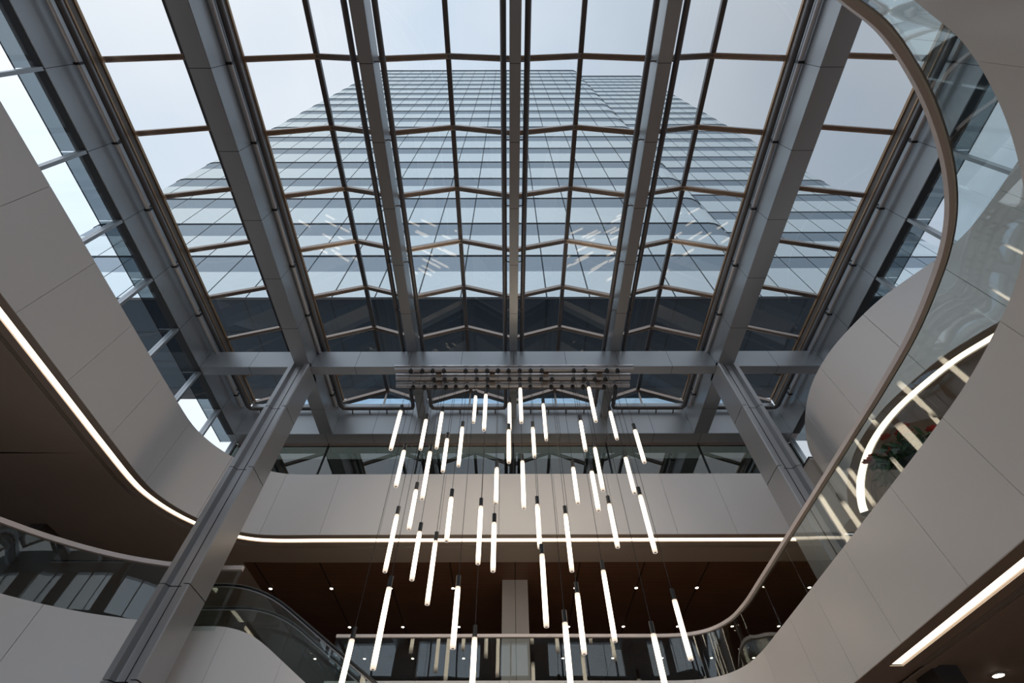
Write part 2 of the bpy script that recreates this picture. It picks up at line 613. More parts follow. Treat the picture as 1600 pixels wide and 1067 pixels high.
# ------------------------------------------------------------------ side clerestories
n_w = 2
for side in (-1, 1):
    xw = -11.9 if side < 0 else 12.33
    w = empty('window_%d' % n_w, kind='structure')
    n_w += 1
    for k, (ya, yb) in enumerate(zip(TR + [15.45], (TR + [15.45])[1:])):
        B('pane', (xw - 0.012, xw + 0.012, ya, yb, 10.6, ZB), M_CLEAR, w)
    for y in TR + [15.45]:
        B('mullion', (xw - 0.11, xw + 0.11, y - 0.045, y + 0.045, 10.6, ZB - 0.002), M_XBEAM, w)
    # glazed canopy just outside the wall head
    xo = xw + side * 0.64
    cg = empty('glass_canopy', 'tinted glass canopy outside the %s clerestory under the roof edge' % ('left' if side < 0 else 'right'), 'canopy')
    for ya, yb in zip(TR + [15.5], (TR + [15.5])[1:]):
        a, b = sorted((xw + side * 0.18, xo))
        B('glass_pane', (a, b, ya + 0.012, yb - 0.012, ZB + 0.0, ZB + 0.02), M_CANOPY, cg)
    a, b = sorted((xo, xo + side * 0.012))
    B('edge_trim', (a, b, Y0, 15.5, ZB - 0.005, ZB + 0.03), M_PIPE_D, cg)

# rear clerestory over the far balcony
w = empty('window_4', kind='structure')
for k in range(6):
    a, b = AX[k - 3], AX[k - 2]
    B('pane', (a + .02, b - .02, 15.64, 15.66, 10.9, ZB + .1), M_REAR, w)
for k in range(7):
    B('mullion', (AX[k - 3] - 0.03, AX[k - 3] + 0.03, 15.6, 15.69, 10.9, ZB), M_DARK, w)
B('head', (-11.77, 12.19, 15.6, 15.7, ZB - 0.12, ZB + 0.02), M_TRANS, w)
B('sill', (-11.77, 12.19, 15.6, 15.9, 10.8, 10.92), M_XBEAM, w)

# ------------------------------------------------------------------ columns
for side in (-1, 1):
    c = empty('column', 'tall grey clad steel column with a recessed front channel, %s of the two' % ('left' if side < 0 else 'right'), 'column', 'steel columns',
              loc=(0, 0, 0))
    if side < 0:
        pl = [(-8.27, 11.1), (-8.13, 11.1), (-8.07, 11.24), (-7.72, 11.24), (-7.70, 11.1), (-7.58, 11.1), (-7.55, 11.13), (-7.55, 12.05), (-8.27, 12.05)]
        gx = (-7.875, -7.855)
        core = (-8.24, -7.58)
    else:
        pl = [(8.66, 11.1), (8.52, 11.1), (8.46, 11.24), (8.11, 11.24), (8.09, 11.1), (7.99, 11.1), (7.96, 11.13), (7.96, 12.05), (8.66, 12.05)]
        gx = (8.245, 8.265)
        core = (7.99, 8.63)
    zs = [-1.6, 0.9, 3.47, 5.40, 8.80, 11.34, ZB + 0.14]
    B('core', (core[0], core[1], 11.28, 12.0, -1.6, ZB), M_DARK, c)
    for za, zb in zip(zs, zs[1:]):
        bm = bmesh.new()
        a = [bm.verts.new((x, y, za + 0.012)) for x, y in pl]
        b = [bm.verts.new((x, y, zb - 0.012)) for x, y in pl]
        for k in range(len(pl)):
            bm.faces.new((a[k], a[(k + 1) % len(pl)], b[(k + 1) % len(pl)], b[k]))
        bm.faces.new(a)
        bm.faces.new(b)
        link('cladding_panel', bm, M_COL, c)
    B('centre_joint', (gx[0], gx[1], 11.232, 11.26, -1.6, ZB), M_DARK, c)

# ------------------------------------------------------------------ level three balcony (left side and far side)
T3, B3 = 11.20, 8.72
left_far = ([(-11.02, -9.0), (-11.02, -4), (-11.02, 1), (-11.02, 5), (-11.02, 8.6), (-11.02, 10.0)]
            + [(-11.02 + 3.02 * (1 - math.cos(t)), 11.2 + 3.4 * math.sin(t)) for t in [PI / 2 * k / 8 for k in range(1, 9)]]
            + [(-6.5, 14.6), (-5, 14.6), (-2, 14.6), (2, 14.6), (6, 14.6), (9.5, 14.6), (11.2, 14.6)])
P3 = catmull(left_far, 5)
L3len = cumlen(P3)[-1]


def arc_at(P, test):
    S = cumlen(P)
    for p, s in zip(P, S):
        if test(p):
            return s
    return S[-1]


def panel_joints(P, first, pitch):
    S = cumlen(P)[-1]
    out = [0]
    s = first
    while s < S - 0.3:
        out.append(s)
        s += pitch
    out.append(S)
    return out


bal = empty('balcony', 'white upper balcony curving along the left side and across the far side', 'balcony')
js = panel_joints(P3, 0.43, 2.03)
for a, b in zip(js, js[1:]):
    sweep('fascia_panel', P3, rect(0, 0.08, B3, T3), M_WHITE, bal, a + 0.006, b - 0.006)
sweep('backing', P3, rect(0.082, 0.14, B3 + 0.01, T3 - 0.02), M_DARK, bal)
sweep('upstand_cap', P3, rect(0.01, 0.35, T3 - 0.03, T3 - 0.012), M_WHITE, bal)
# soffit pieces from the edge inwards: margin, lamp trough, margin, vent, rest
sweep('edge_margin', P3, rect(0.0, 0.23, B3 - 0.012, B3 - 0.002), M_SOFFIT, bal)
sweep('light_strip', P3, rect(0.23, 0.445, B3 + 0.015, B3 + 0.03), M_STRIP, bal)
sweep('trough_lip', P3, rect(0.445, 0.46, B3 - 0.02, B3 + 0.03), M_SOFFIT, bal)
sweep('edge_margin', P3, rect(0.46, 0.69, B3 - 0.012, B3 - 0.002), M_SOFFIT, bal)
sv = [arc_at(P3, lambda p: p.y > -8), arc_at(P3, lambda p: p.x > -10.9 and p.y > 11)]
for k in range(3):
    o = 0.69 + k * 0.052
    sweep('vent_slot', P3, rect(o, o + 0.034, B3 + 0.005, B3 + 0.03), M_SLOT, bal, sv[0], L3len)
    sweep('vent_bar', P3, rect(o + 0.034, o + 0.052, B3 - 0.012, B3 + 0.02), M_SOFFIT, bal, sv[0], L3len)
bm = bmesh.new()
outer = offset(P3, 0.846)
# soffit plate: left wing and far wing
for a, b in zip(outer, outer[1:]):
    if a.y < 10.2:
        v = [(a.x, a.y), (b.x, b.y), (-20, b.y), (-20, a.y)]
    else:
        def rad(p):
            if p.x < -7.9:
                t = (p.y - 10.2) / (14.6 - 10.2 + 1)
                return (-20, 10.2 + (16.35 - 10.2) * max(0, min(1, (p.x + 10.32) / 2.4 if p.y > 12 else 0)))
            return (p.x, 16.4)
        qa, qb = rad(a), rad(b)
        v = [(a.x, a.y), (b.x, b.y), qb, qa]
    lo = [bm.verts.new((x, y, B3 - 0.01)) for x, y in v]
    hi = [bm.verts.new((x, y, B3 + 0.03)) for x, y in v]
    try:
        bm.faces.new(lo)
        bm.faces.new(hi[::-1])
    except ValueError:
        pass
box(bm, -20, -9.6, 16.35, 29, B3 - 0.01, B3 + 0.03)
link('soffit', bm, M_SOFFIT, bal)
B('deck', (-20, -11.5, -9, 29, B3 + 0.04, B3 + 0.2), M_DARK, bal)
B('deck', (-11.5, 13, 15.0, 29, B3 + 0.04, B3 + 0.2), M_DARK, bal)

# slatted timber ceiling under the far balcony
wc = tag(B('ceiling', (-9.6, 20, 16.4, 29, B3 - 0.012, B3 + 0.028), M_WOOD), kind='structure')
for x in (-9.2, -6.85, -4.5, -2.13, 0.24, 2.58, 4.93, 7.27, 9.6, 11.9):
    B('seam', (x - 0.02, x + 0.02, 16.4, 29, B3 - 0.018, B3 - 0.01), M_SLOT, wc)

# right end of the far balcony: squared return beside the clerestory corner
rt = empty('balcony_return', 'beige squared end of the far balcony beside the right column', 'balcony')
B('side_panel', (11.2, 12.2, 13.75, 14.6, B3, 11.25), M_PIER, rt)
B('coping', (11.18, 12.2, 13.73, 14.62, 11.25, 11.29), M_DARK, rt)

# ------------------------------------------------------------------ level three balcony, right side (bulging nose)
nose = [(12.15, 14.3), (11.75, 14.1), (11.22, 13.6), (10.53, 12.4), (10.10, 11.3), (9.86, 10.3), (9.80, 9.4), (9.88, 8.6), (10.12, 7.75),
        (10.50, 6.85), (10.95, 6.2), (11.4, 5.6), (11.75, 4.9), (11.9, 4.0), (11.95, 2.0), (11.95, -2), (11.95, -9)]
P3R = catmull(nose, 6)
bal = empty('balcony', 'white bulging upper balcony on the right seen through the glass balustrade', 'balcony')
js = panel_joints(P3R, 1.7, 2.03)
for a, b in zip(js, js[1:]):
    sweep('fascia_panel', P3R, rect(0, 0.06, B3, T3), M_WHITE, bal, a + 0.006, b - 0.006)
sweep('backing', P3R, rect(0.062, 0.10, B3 + 0.01, T3 - 0.02), M_DARK, bal)
sweep('edge_margin', P3R, rect(0.0, 0.26, B3 - 0.012, B3 - 0.002), M_SOFFIT, bal)
sweep('light_strip', P3R, rect(0.26, 0.50, B3 + 0.015, B3 + 0.03), M_STRIP, bal, 1.2, 14)
sweep('edge_margin', P3R, rect(0.50, 0.66, B3 - 0.012, B3 - 0.002), M_SOFFIT, bal, 1.2, 14)
for k in range(4):
    o = 0.66 + k * 0.045
    sweep('vent_slot', P3R, rect(o + 0.018, o + 0.042, B3 + 0.02, B3 + 0.03), M_SLOT, bal, 1.4, 14)
    sweep('vent_bar', P3R, rect(o, o + 0.018, B3 - 0.012, B3 + 0.02), M_SOFFIT, bal, 1.4, 14)
for nm, off, za, zb, mt_ in (('soffit', 0.84, B3 + 0.035, B3 + 0.07, M_SOFFIT), ('deck', 0.12, B3 + 0.08, B3 + 0.2, M_DARK)):
    bm = bmesh.new()
    q = [p for p in offset(P3R, off)]
    lo = [bm.verts.new((p.x, p.y, za)) for p in q] + [bm.verts.new((19.9, -9, za)), bm.verts.new((19.9, q[0].y, za))]
    hi = [bm.verts.new((v.co.x, v.co.y, zb)) for v in lo]
    bm.faces.new(lo)
    bm.faces.new(hi[::-1])
    for k in range(len(lo)):
        bm.faces.new((lo[k], lo[(k + 1) % len(lo)], hi[(k + 1) % len(lo)], hi[k]))
    link(nm, bm, mt_, bal)

# ------------------------------------------------------------------ level two balcony: far side, right side, curving round over the camera
T2, B2, RAILZ = 4.50, 2.96, 5.60
rail_pts = [(-4.9, 14.57), (-2, 14.57), (1, 14.57), (3.7, 14.59), (4.65, 14.57), (5.17, 14.47), (5.64, 14.18), (6.0, 13.58), (6.14, 12.72), (6.15, 11.4),
            (6.13, 9.5), (6.11, 7.7), (6.09, 6.2), (6.07, 5.0), (6.01, 4.0), (5.88, 3.24), (5.735, 2.66), (5.52, 2.14), (5.18, 1.6), (4.77, 1.11),
            (4.32, 0.67), (3.775, 0.25), (3.32, 0.015), (2.4, -0.42), (1.2, -0.75), (0, -0.85), (-2.5, -0.9), (-6, -0.9)]
PR = catmull(rail_pts, 6)


def scale_fascia(z, d):
    return offset(PR, d)


PF = offset(PR, -0.06)
bal = empty('balcony', 'large white lower balcony sweeping from the far side round the right', 'balcony')
js = [0]
S = cumlen(PR)


def s_of(xy):
    best = (1e9, 0)
    for p, s in zip(PF, cumlen(PF)):
        d = (p - Vector(xy)).length
        if d < best[0]:
            best = (d, s)
    return best[1]


jpts = [(-2.5, 14.5), (0, 14.5), (2.5, 14.5), (4.9, 14.45), (6.0, 12.6), (6.06, 10.82), (6.05, 9.4), (6.05, 8.04), (6.03, 6.28), (6.0, 4.58), (5.8, 3.06), (5.0, 1.5), (3.9, 0.4), (2.5, -.4), (0.5, -.85)]
js = [0] + [s_of(p) for p in jpts] + [cumlen(PF)[-1]]
for a, b in zip(js, js[1:]):
    sweep('fascia_panel', PF, rect(0, 0.08, B2, T2), M_WHITE, bal, a + 0.005, b - 0.005)
sweep('backing', PF, rect(0.082, 0.14, B2 + 0.01, T2 - 0.02), M_DARK, bal)
sa, sb = s_of((6.05, 9.0)), s_of((3.0, -.1))
sweep('edge_margin', PF, rect(0.0, 0.24, B2 - 0.012, B2 - 0.002), M_SOFFIT, bal)
sweep('light_strip', PF, rect(0.24, 0.45, B2 + 0.015, B2 + 0.03), M_STRIP, bal, sa, sb)
sweep('edge_margin', PF, rect(0.24, 0.45, B2 - 0.012, B2 - 0.002), M_SOFFIT, bal, 0, sa)
sweep('trough_lip', PF, rect(0.45, 0.47, B2 - 0.02, B2 + 0.03), M_SOFFIT, bal, sa, sb)
sweep('edge_margin', PF, rect(0.45, 0.66, B2 - 0.012, B2 - 0.002), M_SOFFIT, bal)
for k in range(4):
    o = 0.66 + k * 0.045
    sweep('vent_slot', PF, rect(o + 0.018, o + 0.042, B2 + 0.02, B2 + 0.03), M_SLOT, bal, sa, sb)
    sweep('vent_bar', PF, rect(o, o + 0.018, B2 - 0.012, B2 + 0.02), M_SOFFIT, bal, sa, sb)
sweep('edge_margin', PF, rect(0.84, 1.05, B2 - 0.012, B2 - 0.002), M_SOFFIT, bal, 0, sb)
B('soffit', (6.7, 20, -16, 29, B2 + 0.035, B2 + 0.08), M_SOFFIT, bal)
B('soffit', (-20, 20, 15.3, 29, B2 - 0.01, B2 + 0.03), M_SOFFIT, bal)
B('deck', (6.35, 20, -16, 29, T2 - 0.3, T2 - 0.1), M_FLOOR, bal)
B('deck', (-5.0, 6.35, 14.8, 29, T2 - 0.3, T2 - 0.1), M_FLOOR, bal)
B('deck', (-12, 6.7, -9.0, -1.2, T2 - 0.3, T2 - 0.1), M_FLOOR, bal)
B('soffit', (-12, 6.7, -9.0, -1.7, B2 + 0.035, B2 + 0.08), M_SOFFIT, bal)

# glass balustrade with its rail
bs = empty('balustrade', 'long curved glass balustrade with pale metal rail sweeping along the right', 'railing', 'glass balustrades')
jr = [(-2.6, 14.57), (-0.35, 14.57), (1.5, 14.57), (3.4, 14.58), (5.3, 14.4), (6.14, 13.0), (6.15, 11.4), (6.13, 9.66), (6.1, 7.9), (6.09, 6.15), (6.05, 4.6),
      (5.85, 3.1), (5.33, 1.8), (4.3, 0.65), (2.9, -.2), (1.2, -.75), (-1, -.9), (-3.5, -.9)]


def s_r(xy):
    best = (1e9, 0)
    for p, s in zip(PR, S):
        d = (p - Vector(xy)).length
        if d < best[0]:
            best = (d, s)
    return best[1]


jj = [0] + [s_r(p) for p in jr] + [S[-1]]
for a, b in zip(jj, jj[1:]):
    sweep('glass_panel', PR, rect(0.0, 0.016, T2 - 0.1, RAILZ - 0.04), M_BAL, bs, a + 0.006, b - 0.006)
sweep('rail', PR, rect(-0.045, 0.045, RAILZ - 0.05, RAILZ + 0.03), M_RAIL, bs)
sweep('rail_groove', PR, rect(0.032, 0.05, RAILZ - 0.054, RAILZ - 0.03), M_BLACK, bs)

# ------------------------------------------------------------------ level two, left side
lrail = [(-14.5, 3.4), (-13.2, 5.5), (-12.0, 7.2), (-11.2, 8.3), (-10.70, 8.81), (-10.30, 9.24), (-9.84, 9.65), (-9.33, 10.02), (-8.76, 10.33), (-7.96, 10.62), (-7.3, 10.76), (-6.8, 10.8), (-6.27, 10.8)]
PL = [p * 1.15 for p in catmull(lrail, 6)]
bal = empty('balcony', 'white curved lower balcony at bottom left behind the column', 'balcony')
S2 = cumlen(PL)[-1]
js = [0, 2.2, 4.4, S2 - 6.2, S2 - 3.9, S2 - 1.3]
for a, b in zip(js, js[1:]):
    sweep('fascia_panel', PL, rect(-0.04, 0.04, 1.9, 5.06), M_WHITE, bal, a + 0.005, b - 0.005)
sweep('backing', PL, rect(0.042, 0.1, 1.91, 5.04), M_DARK, bal, 0, S2 - 1.4)
B('deck', (-19.9, -7.4, 14.2, 28.9, 4.6, 4.8), M_FLOOR, bal)
B('deck', (-19.9, -13.2, 4.5, 14.2, 4.6, 4.8), M_FLOOR, bal)
bs = empty('balustrade', 'glass balustrade with pale metal rail curving left of the column', 'railing', 'glass balustrades')
js = [0] + [S2 - 9.3, S2 - 6.9, S2 - 4.4, S2 - 1.8] + [S2]
for a, b in zip(js, js[1:]):
    sweep('glass_panel', PL, rect(0.0, 0.016, 4.9, 6.40), M_BAL, bs, a + 0.006, b - 0.006)
sweep('rail', PL, rect(-0.055, 0.055, 6.385, 6.495), M_RAIL, bs)

# dark pier seen under the left balcony
tag(B('pier', (-15.71, -15.23, 13.87, 15.03, 4.2, B3 - 0.02), M_WALLD), 'dark square pier under the left balcony soffit', 'pillar')

# beige pillar in the middle of the far lower level
cm = empty('pillar', 'beige square pillar below the timber ceiling in the centre', 'pillar')
B('narrow_face', (-0.245, 0.235, 17.67, 18.6, T2 - 0.1, B3 - 0.02), M_PIER, cm)
B('wide_face', (0.25, 0.71, 17.67, 18.6, T2 - 0.1, B3 - 0.02), M_PIER, cm)

# dark column at the lower right under the balcony
tag(B('pier', (7.06, 7.5, 8.98, 9.5, -1.6, B2 + 0.03), M_WALLD), 'dark pier under the lower right balcony soffit', 'pillar')

# ------------------------------------------------------------------ escalator at lower left
es = empty('escalator', 'glass sided escalator descending right from the landing beside the left column', 'escalator')


def escalator_line(z_land, x0, x1, y, turn=0.9, slope=0.622, x_start=-8.2):
    """flat run, rounded shoulder, then the incline, as points"""
    K = 1.13
    z_land, x0, x1, y, turn, x_start = z_land * K, x0 * K, x1 * K, y * K, turn * K, x_start * K
    pts = [(x_start, y, z_land)]
    n = 8
    for k in range(n + 1):
        t = k / n
        x = x0 - turn + 2 * turn * t
        z = z_land - slope * turn * t * t
        pts.append((x, y, z))
    zz = pts[-1][2]
    xe = x0 + turn
    pts.append((x1, y, zz - slope * (x1 - xe)))
    return pts


for y in (11.3, 12.5):
    g = bmesh.new()
    tube(g, escalator_line(5.46, -5.95, 3.0, y), 0.038, 10)
    link('handrail', g, M_BLACK, es, True)
    g = bmesh.new()
    tube(g, [(a, b, c - 0.05) for a, b, c in escalator_line(5.46, -5.95, 3.0, y)], 0.018, 8)
    link('handrail_guide', g, M_PIPE, es, True)
    up_ = escalator_line(5.40, -5.95, 3.0, y)
    lo_ = escalator_line(4.52, -5.95, 3.0, y)
    # glass in panels of about 1.6 m
    xs = [-9.0, -7.2, -5.5, -3.8, -2.1, -0.4, 1.3, 3.3]

    def zat(L, x):
        for p, q in zip(L, L[1:]):
            if p[0] <= x <= q[0]:
                return p[2] + (q[2] - p[2]) * (x - p[0]) / max(1e-6, q[0] - p[0])
        return L[-1][2]
    for a, b in zip(xs, xs[1:]):
        g = bmesh.new()
        n = 8
        cols = []
        for k in range(n + 1):
            x = a + 0.01 + (b - a - 0.02) * k / n
            cols.append([g.verts.new((x, y * 1.13 + dy, z)) for dy, z in ((0, zat(lo_, x)), (0.012, zat(lo_, x)), (0.012, zat(up_, x)), (0, zat(up_, x)))])
        for c0, c1 in zip(cols, cols[1:]):
            for k in range(4):
                g.faces.new((c0[k], c0[(k + 1) % 4], c1[(k + 1) % 4], c1[k]))
        g.faces.new(cols[0])
        g.faces.new(cols[-1][::-1])
        link('glass_panel', g, M_BAL, es)
    # metal skirt deck under the glass
    g = bmesh.new()
    for p, q in zip(lo_, lo_[1:]):
        bar(g, p, q, 0.20, 0.05)
    link('skirt_deck', g, M_PIPE_D, es)
# step band and truss underside
g = bmesh.new()
ctr = escalator_line(4.25, -5.95, 3.0, 11.9)
for p, q in zip(ctr, ctr[1:]):
    bar(g, p, q, 1.0, 0.10)
link('step_band', g, M_BLACK, es)
# white cladding on the near side
top = escalator_line(4.50, -5.85, 3.0, 11.18, turn=0.7)
xs = [-8.9, -8.25, -7.06, -5.4, -3.6, -1.8, 0.0, 1.7, 3.3]
for a, b in zip(xs, xs[1:]):
    g = bmesh.new()
    n = 10
    cols = []
    for k in range(n + 1):
        x = a + 0.004 + (b - a - 0.008) * k / n
        zt = zat(top, x)
        zb = zt - 2.3
        cols.append([g.verts.new((x, y, z)) for y, z in ((12.63, zb), (12.70, zb), (12.70, zt), (12.63, zt))])
    for c0, c1 in zip(cols, cols[1:]):
        for k in range(4):
            g.faces.new((c0[k], c0[(k + 1) % 4], c1[(k + 1) % 4], c1[k]))
    g.faces.new(cols[0])
    g.faces.new(cols[-1][::-1])
    link('side_cladding', g, M_WHITE, es)
g = bmesh.new()
for p, q in zip(top, top[1:]):
    bar(g, (p[0], 13.4, p[2] - 1.5), (q[0], 13.4, q[2] - 1.5), 1.25, 0.9)
link('truss', g, M_DARK, es)

# ------------------------------------------------------------------ planter with red flowers behind the right balustrade
pt = empty('planter', 'round dark planter of red flowers behind the right glass balustrade', 'plant')
g = bmesh.new()
pr = [(0.0, 4.405), (0.30, 4.405), (0.48, 4.62), (0.55, 4.95), (0.52, 4.97), (0.0, 4.93)]
n = 24
px_, py_ = 6.95, 6.35
rings = []
for (r, z) in pr[1:-1]:
    rings.append([g.verts.new((px_ + r * math.cos(2 * PI * k / n), py_ + r * math.sin(2 * PI * k / n), z)) for k in range(n)])
for a, b in zip(rings, rings[1:]):
    for k in range(n):
        g.faces.new((a[k], a[(k + 1) % n], b[(k + 1) % n], b[k]))
g.faces.new(rings[0])
g.faces.new(rings[-1])
link('bowl', g, M_BLACK, pt, True)
M_LEAF = paint('leaf_green', (0.05, 0.14, 0.04), 0.5, var=0.3)
M_RED = paint('petal_red', (0.85, 0.07, 0.05), 0.5, var=0.2)
g = bmesh.new()
for k in range(420):
    a, rr = random.uniform(0, 2 * PI), 0.62 * math.sqrt(random.random())
    c = Vector((px_ + rr * math.cos(a), py_ + rr * math.sin(a), 4.97 + random.uniform(0, 0.5) * (1 - rr * 0.6)))
    d = Vector((random.uniform(-1, 1), random.uniform(-1, 1), random.uniform(-.3, 1))).normalized() * random.uniform(0.08, 0.14)
    s = d.cross(Vector((random.uniform(-1, 1), random.uniform(-1, 1), 1))).normalized() * 0.045
    v = [g.verts.new(p) for p in (c - d, c + s, c + d, c - s)]
    g.faces.new(v)
link('foliage', g, M_LEAF, pt)
for k in range(34):
    a, rr = random.uniform(0, 2 * PI), 0.66 * math.sqrt(random.random())
    g = bmesh.new()
    c = Vector((px_ + rr * math.cos(a), py_ + rr * math.sin(a), 5.2 + random.uniform(0.05, 0.35) * (1 - rr * 0.5)))
    for q in range(7):
        t = 2 * PI * q / 7
        d = Vector((math.cos(t), math.sin(t), 0.35)) * 0.10
        s = Vector((-math.sin(t), math.cos(t), 0)) * 0.045
        g.faces.new([g.verts.new(p) for p in (c, c + d * 0.6 + s, c + d, c + d * 0.6 - s)])
    link('flower', g, M_RED, pt)

# ------------------------------------------------------------------ downlights
DX = [-9.2, -6.85, -4.56, -2.15, 2.57, 4.93, 7.27, 9.62, 11.62]
DN = ['first', 'second', 'third', 'fourth', 'fifth', 'sixth', 'seventh', 'eighth', 'ninth']


def disc(bm, x, y, z, r, h, n=20):
    a = [bm.verts.new((x + r * math.cos(2 * PI * k / n), y + r * math.sin(2 * PI * k / n), z)) for k in range(n)]
    b = [bm.verts.new((v.co.x, v.co.y, z + h)) for v in a]
    for k in range(n):
        bm.faces.new((a[k], a[(k + 1) % n], b[(k + 1) % n], b[k]))
    bm.faces.new(a[::-1])
    bm.faces.new(b)


for rn, y, in (('front', 18.30), ('middle', 21.72), ('back', 25.15)):
    for k, x in enumerate(DX):
        dl = empty('downlight', 'small round downlight in timber ceiling, %s row, %s from left' % (rn, DN[k]), 'downlight', 'downlights in the timber ceiling')
        g = bmesh.new()
        disc(g, x, y, B3 - 0.03, 0.085, 0.018)
        link('bezel', g, M_BLACK, dl)
        g = bmesh.new()
        disc(g, x, y, B3 - 0.036, 0.06, 0.006)
        link('lens', g, M_SPOT, dl)
dl = empty('downlight', 'oval looking downlight in the taupe soffit at the bottom right', 'downlight')
g = bmesh.new()
disc(g, 8.45, 9.4, B2 + 0.012, 0.10, 0.02)
link('bezel', g, M_SOFFIT, dl)
g = bmesh.new()
disc(g, 8.45, 9.4, B2 + 0.004, 0.085, 0.006)
link('lens', g, M_SPOT, dl)

# ------------------------------------------------------------------ pendant chandelier: three tracks and 45 lit tubes
TRY = [11.13, 11.55, 11.94]
ZT = 13.18
TN = ['front', 'middle', 'rear']
for k, (y, xa, xb) in enumerate(zip(TRY, (-4.23, -4.25, -4.30), (4.67, 4.62, 4.65))):
    t = empty('light_track', '%s metal track of the three carrying the hanging tube lights' % TN[k], 'track', 'pendant light tracks')
    g = bmesh.new()
    tube(g, [(xa, y, ZT + 0.09), (xb, y, ZT + 0.09)], 0.085, 16)
    link('track_tube', g, M_PIPE, t, True)
    B('top_channel', (xa, xb, y - 0.16, y - 0.09, ZT + 0.12, ZT + 0.17), M_SILVER, t)
    B('wire_tray', (xa + 0.7, xb - 0.9, y + 0.10, y + 0.15, ZT + 0.05, ZT + 0.10), M_PIPE_D, t)
for x in (-2.61, -0.60, 1.41, 3.42):
    hb = empty('track_hanger', 'black hanger bracket joining the pendant tracks, %s from left' % {-2.61: 'first', -0.60: 'second', 1.41: 'third', 3.42: 'fourth'}[x], 'bracket', 'track hangers')
    B('cross_bar', (x - 0.06, x + 0.06, 11.10, 12.0, ZT + 0.18, ZT + 0.24), M_PIPE_D, hb)
    B('clip', (x - 0.10, x + 0.10, 11.27, 11.37, ZT + 0.0, ZT + 0.1), M_CURB, hb)
    B('clip', (x - 0.10, x + 0.10, 11.69, 11.79, ZT + 0.0, ZT + 0.1), M_CURB, hb)
    g = bmesh.new()
    tube(g, [(x, 11.4, ZT + 0.2), (x, 11.4, ZB)], 0.03, 8)
    link('rod', g, M_BLACK, hb)

PEND = [(-3.618, 0, 11.366, 1), (-2.808, 1, 11.36, 0), (-2.38, 2, 12.109, 1), (-1.999, 1, 10.501, 0), (-1.593, 2, 11.376, 1), (-1.187, 1, 12.523, 0), (-0.785, 0, 12.157, 1), (-3.2, 0, 9.66, 0), (-2.393, 0, 9.612, 1), (-2.796, 2, 8.836, 0), (-3.211, 2, 8.002, 1), (-2.397, 1, 7.233, 0), (-2.002, 2, 7.195, 1), (-1.587, 0, 8.008, 0), (-0.782, 1, 8.003, 1), (-0.38, 0, 7.231, 0), (-0.371, 2, 9.648, 0), (0.04, 1, 12.163, 0), (0.012, 0, 10.496, 0), (0.424, 0, 12.477, 1), (1.241, 1, 12.11, 1), (0.846, 2, 11.361, 0), (0.433, 1, 9.593, 1), (0.817, 1, 8.057, 0), (2.864, 0, 12.522, 1), (2.454, 1, 11.292, 0), (3.665, 2, 12.121, 0), (4.06, 0, 10.486, 0), (2.856, 2, 10.458, 1), (2.046, 2, 9.655, 0), (2.435, 0, 8.873, 0), (3.665, 1, 9.724, 0), (3.668, 0, 8.061, 1), (2.859, 1, 8.069, 0), (1.642, 2, 8.007, 1), (0.831, 0, 6.363, 1), (2.455, 2, 6.371, 1), (1.655, 1, 5.618, 0), (1.246, 0, 4.793, 1), (4.091, 2, 5.636, 0), (3.267, 1, 4.724, 1), (-2.811, 0, 5.563, 1), (-3.635, 2, 4.775, 1), (-1.195, 0, 5.577, 0), (-0.794, 2, 4.808, 1)]
# (x, track index, z of the cap top, z of the cap bottom, length class)
LONG, SHORT = 1.655, 1.29
ORDN = ['first', 'second', 'third', 'fourth', 'fifth', 'sixth', 'seventh', 'eighth', 'ninth', 'tenth', 'eleventh', 'twelfth', 'thirteenth', 'fourteenth',
        'fifteenth', 'sixteenth', 'seventeenth', 'eighteenth', 'nineteenth', 'twentieth', 'twenty-first', 'twenty-second', 'twenty-third', 'twenty-fourth',
        'twenty-fifth', 'twenty-sixth', 'twenty-seventh', 'twenty-eighth']
proto = {}


def tube_mesh(r, z0, z1, n=20, dimple=False):
    g = bmesh.new()
    if not dimple:
        tube(g, [(0, 0, z0), (0, 0, z1)], r, n)
    else:
        tube(g, [(0, 0, z0 + 0.015), (0, 0, z0), (0, 0, z0 + 0.03)], [r * 0.35, r * 0.9, r], n)
        g.free()
        g = bmesh.new()
        prof_ = [(0.45 * r, z0 + 0.02), (0.5 * r, z0), (0.93 * r, z0), (r, z0 + 0.01), (r, z1 - 0.01), (0.93 * r, z1)]
        rings = [[g.verts.new((a * math.cos(2 * PI * k / n), a * math.sin(2 * PI * k / n), z)) for k in range(n)] for a, z in prof_]
        for a, b in zip(rings, rings[1:]):
            for k in range(n):
                g.faces.new((a[k], a[(k + 1) % n], b[(k + 1) % n], b[k]))
        g.faces.new(rings[0][::-1])
        g.faces.new(rings[-1])
    return g


def to_px(p):
    w = Vector(p).dot(_fw)
    return PX + F_PX * Vector(p).dot(RT) / w


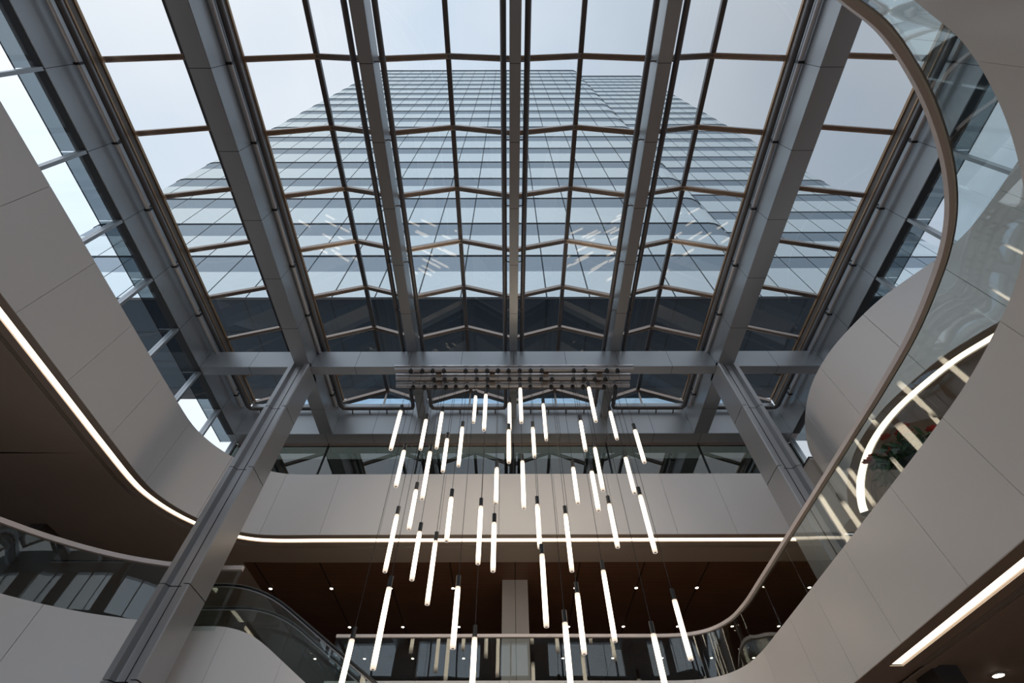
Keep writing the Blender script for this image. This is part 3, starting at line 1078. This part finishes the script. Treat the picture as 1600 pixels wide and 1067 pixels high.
items = []
for (x, ti, zt, cls) in PEND:
    y = TRY[ti]
    L = LONG if cls else SHORT
    items.append([x, y, ti, zt, cls, L])
rank = {}
for cls in (0, 1):
    idx = [i for i, it in enumerate(items) if it[4] == cls]
    idx.sort(key=lambda i: to_px((items[i][0], items[i][1], items[i][3] - items[i][5] / 2)))
    for r_, i in enumerate(idx):
        rank[i] = r_
for i, (x, y, ti, zt, cls, L) in enumerate(items):
    low = 'low' if zt < 7.6 else ('midway' if zt < 10 else 'high')
    pd = empty('pendant_light', '%s lit tube pendant hanging %s from the %s track, %s from left among %s tubes' % (
        'long' if cls else 'short', low, TN[ti], ORDN[rank[i]], 'long' if cls else 'short'), 'pendant light', 'tube pendants of the chandelier', loc=(x, y, zt))
    if ('t', cls) not in proto:
        g = tube_mesh(0.061, -0.26 - L, -0.26, 20, True)
        o = link('lit_tube', g, M_TUBE, pd, True)
        proto[('t', cls)] = o
        proto[('e', cls)] = link('end_disc', tube_mesh(0.034, -0.262 - L, -0.25 - L), M_PIER, pd)
        if 'cap' not in proto:
            proto['cap'] = link('cap', tube_mesh(0.056, -0.28, 0.0), M_BLACK, pd, True)
            proto['ceiling_cap'] = link('track_cap', tube_mesh(0.082, -0.06, 0.06), M_BLACK, pd, True)
            proto['ceiling_cap'].location = (0, 0, ZT - zt)
        else:
            for kk in ('cap', 'ceiling_cap'):
                o = proto[kk].copy()
                COL.objects.link(o)
                o.parent = pd
                if kk == 'ceiling_cap':
                    o.location = (0, 0, ZT - zt)
    else:
        for kk in (('t', cls), ('e', cls), 'cap', 'ceiling_cap'):
            o = proto[kk].copy()
            COL.objects.link(o)
            o.parent = pd
            if kk == 'ceiling_cap':
                o.location = (0, 0, ZT - zt)
    g = bmesh.new()
    tube(g, [(0, 0, -0.01), (0, 0, ZT - zt)], 0.0075, 6)
    link('cable', g, M_BLACK, pd)

# ------------------------------------------------------------------ tower above the roof
YT, ZT0 = 16.0, 26.6
tw = empty('tower', 'tall glass office tower with banded floors rising above the atrium roof', 'building')


def tower_body(x0, x1, y, zbase, first_sp, ztop, rnd_left, rnd_right, pitch, sp_h, depth):
    # plan of the street face with rounded ends
    def plan(o):
        p = []
        r = 2.0
        if rnd_left:
            p += [(x0 - o, y + depth), (x0 - o, y + r)] + [(x0 + r - (r + o) * math.cos(t), y + r - (r + o) * math.sin(t)) for t in [PI / 2 * k / 6 for k in range(1, 6)]] + [(x0 + r, y - o)]
        else:
            p += [(x0, y + depth), (x0, y - o)]
        if rnd_right:
            p += [(x1 - r, y - o)] + [(x1 - r + (r + o) * math.sin(t), y + r - (r + o) * math.cos(t)) for t in [PI / 2 * k / 6 for k in range(1, 6)]] + [(x1 + o, y + r), (x1 + o, y + depth)]
        else:
            p += [(x1, y - o), (x1, y + depth)]
        return p

    def slab(name, z0, z1, o, mat, parent):
        bm_ = bmesh.new()
        a = [bm_.verts.new((X, Y, z0)) for X, Y in plan(o)]
        b = [bm_.verts.new((X, Y, z1)) for X, Y in plan(o)]
        nn = len(a)
        for k in range(nn):
            bm_.faces.new((a[k], a[(k + 1) % nn], b[(k + 1) % nn], b[k]))
        bm_.faces.new(a)
        bm_.faces.new(b)
        return link(name, bm_, mat, parent)
    slab('window_band', zbase, first_sp, 0.0, M_TVIS, tw)
    z = first_sp
    while z < ztop - 0.1:
        zs_ = min(z + sp_h, ztop)
        slab('spandrel_band', z, zs_, 0.0, M_TSPA, tw)
        slab('dark_joint', zs_ - 0.12, zs_, 0.06, M_TLINE, tw)  # dark band along the top of each spandrel
        ze = min(z + pitch, ztop)
        if ze > zs_:
            slab('window_band', zs_, ze, 0.0, M_TVIS, tw)
        z += pitch
    slab('parapet', ztop, ztop + 0.5, 0.1, M_TLINE, tw)


tower_body(-37.7, 19.8, YT, ZT0, 30.2, 147.5, True, True, 6.4, 2.6, 6.5)
tower_body(18.0, 48.4, 21.9, 36.4, 41.9, 186.0, False, True, 6.4, 2.5, 8.0)
B('soffit', (-60, 60, YT, 24.0, ZT0 - 0.3, ZT0 - 0.01), M_TDARK, tw)
B('core_soffit', (-60, 60, 24.0, 25.0, ZT0 - 0.3, ZT0 - 0.01), M_DARK, tw)
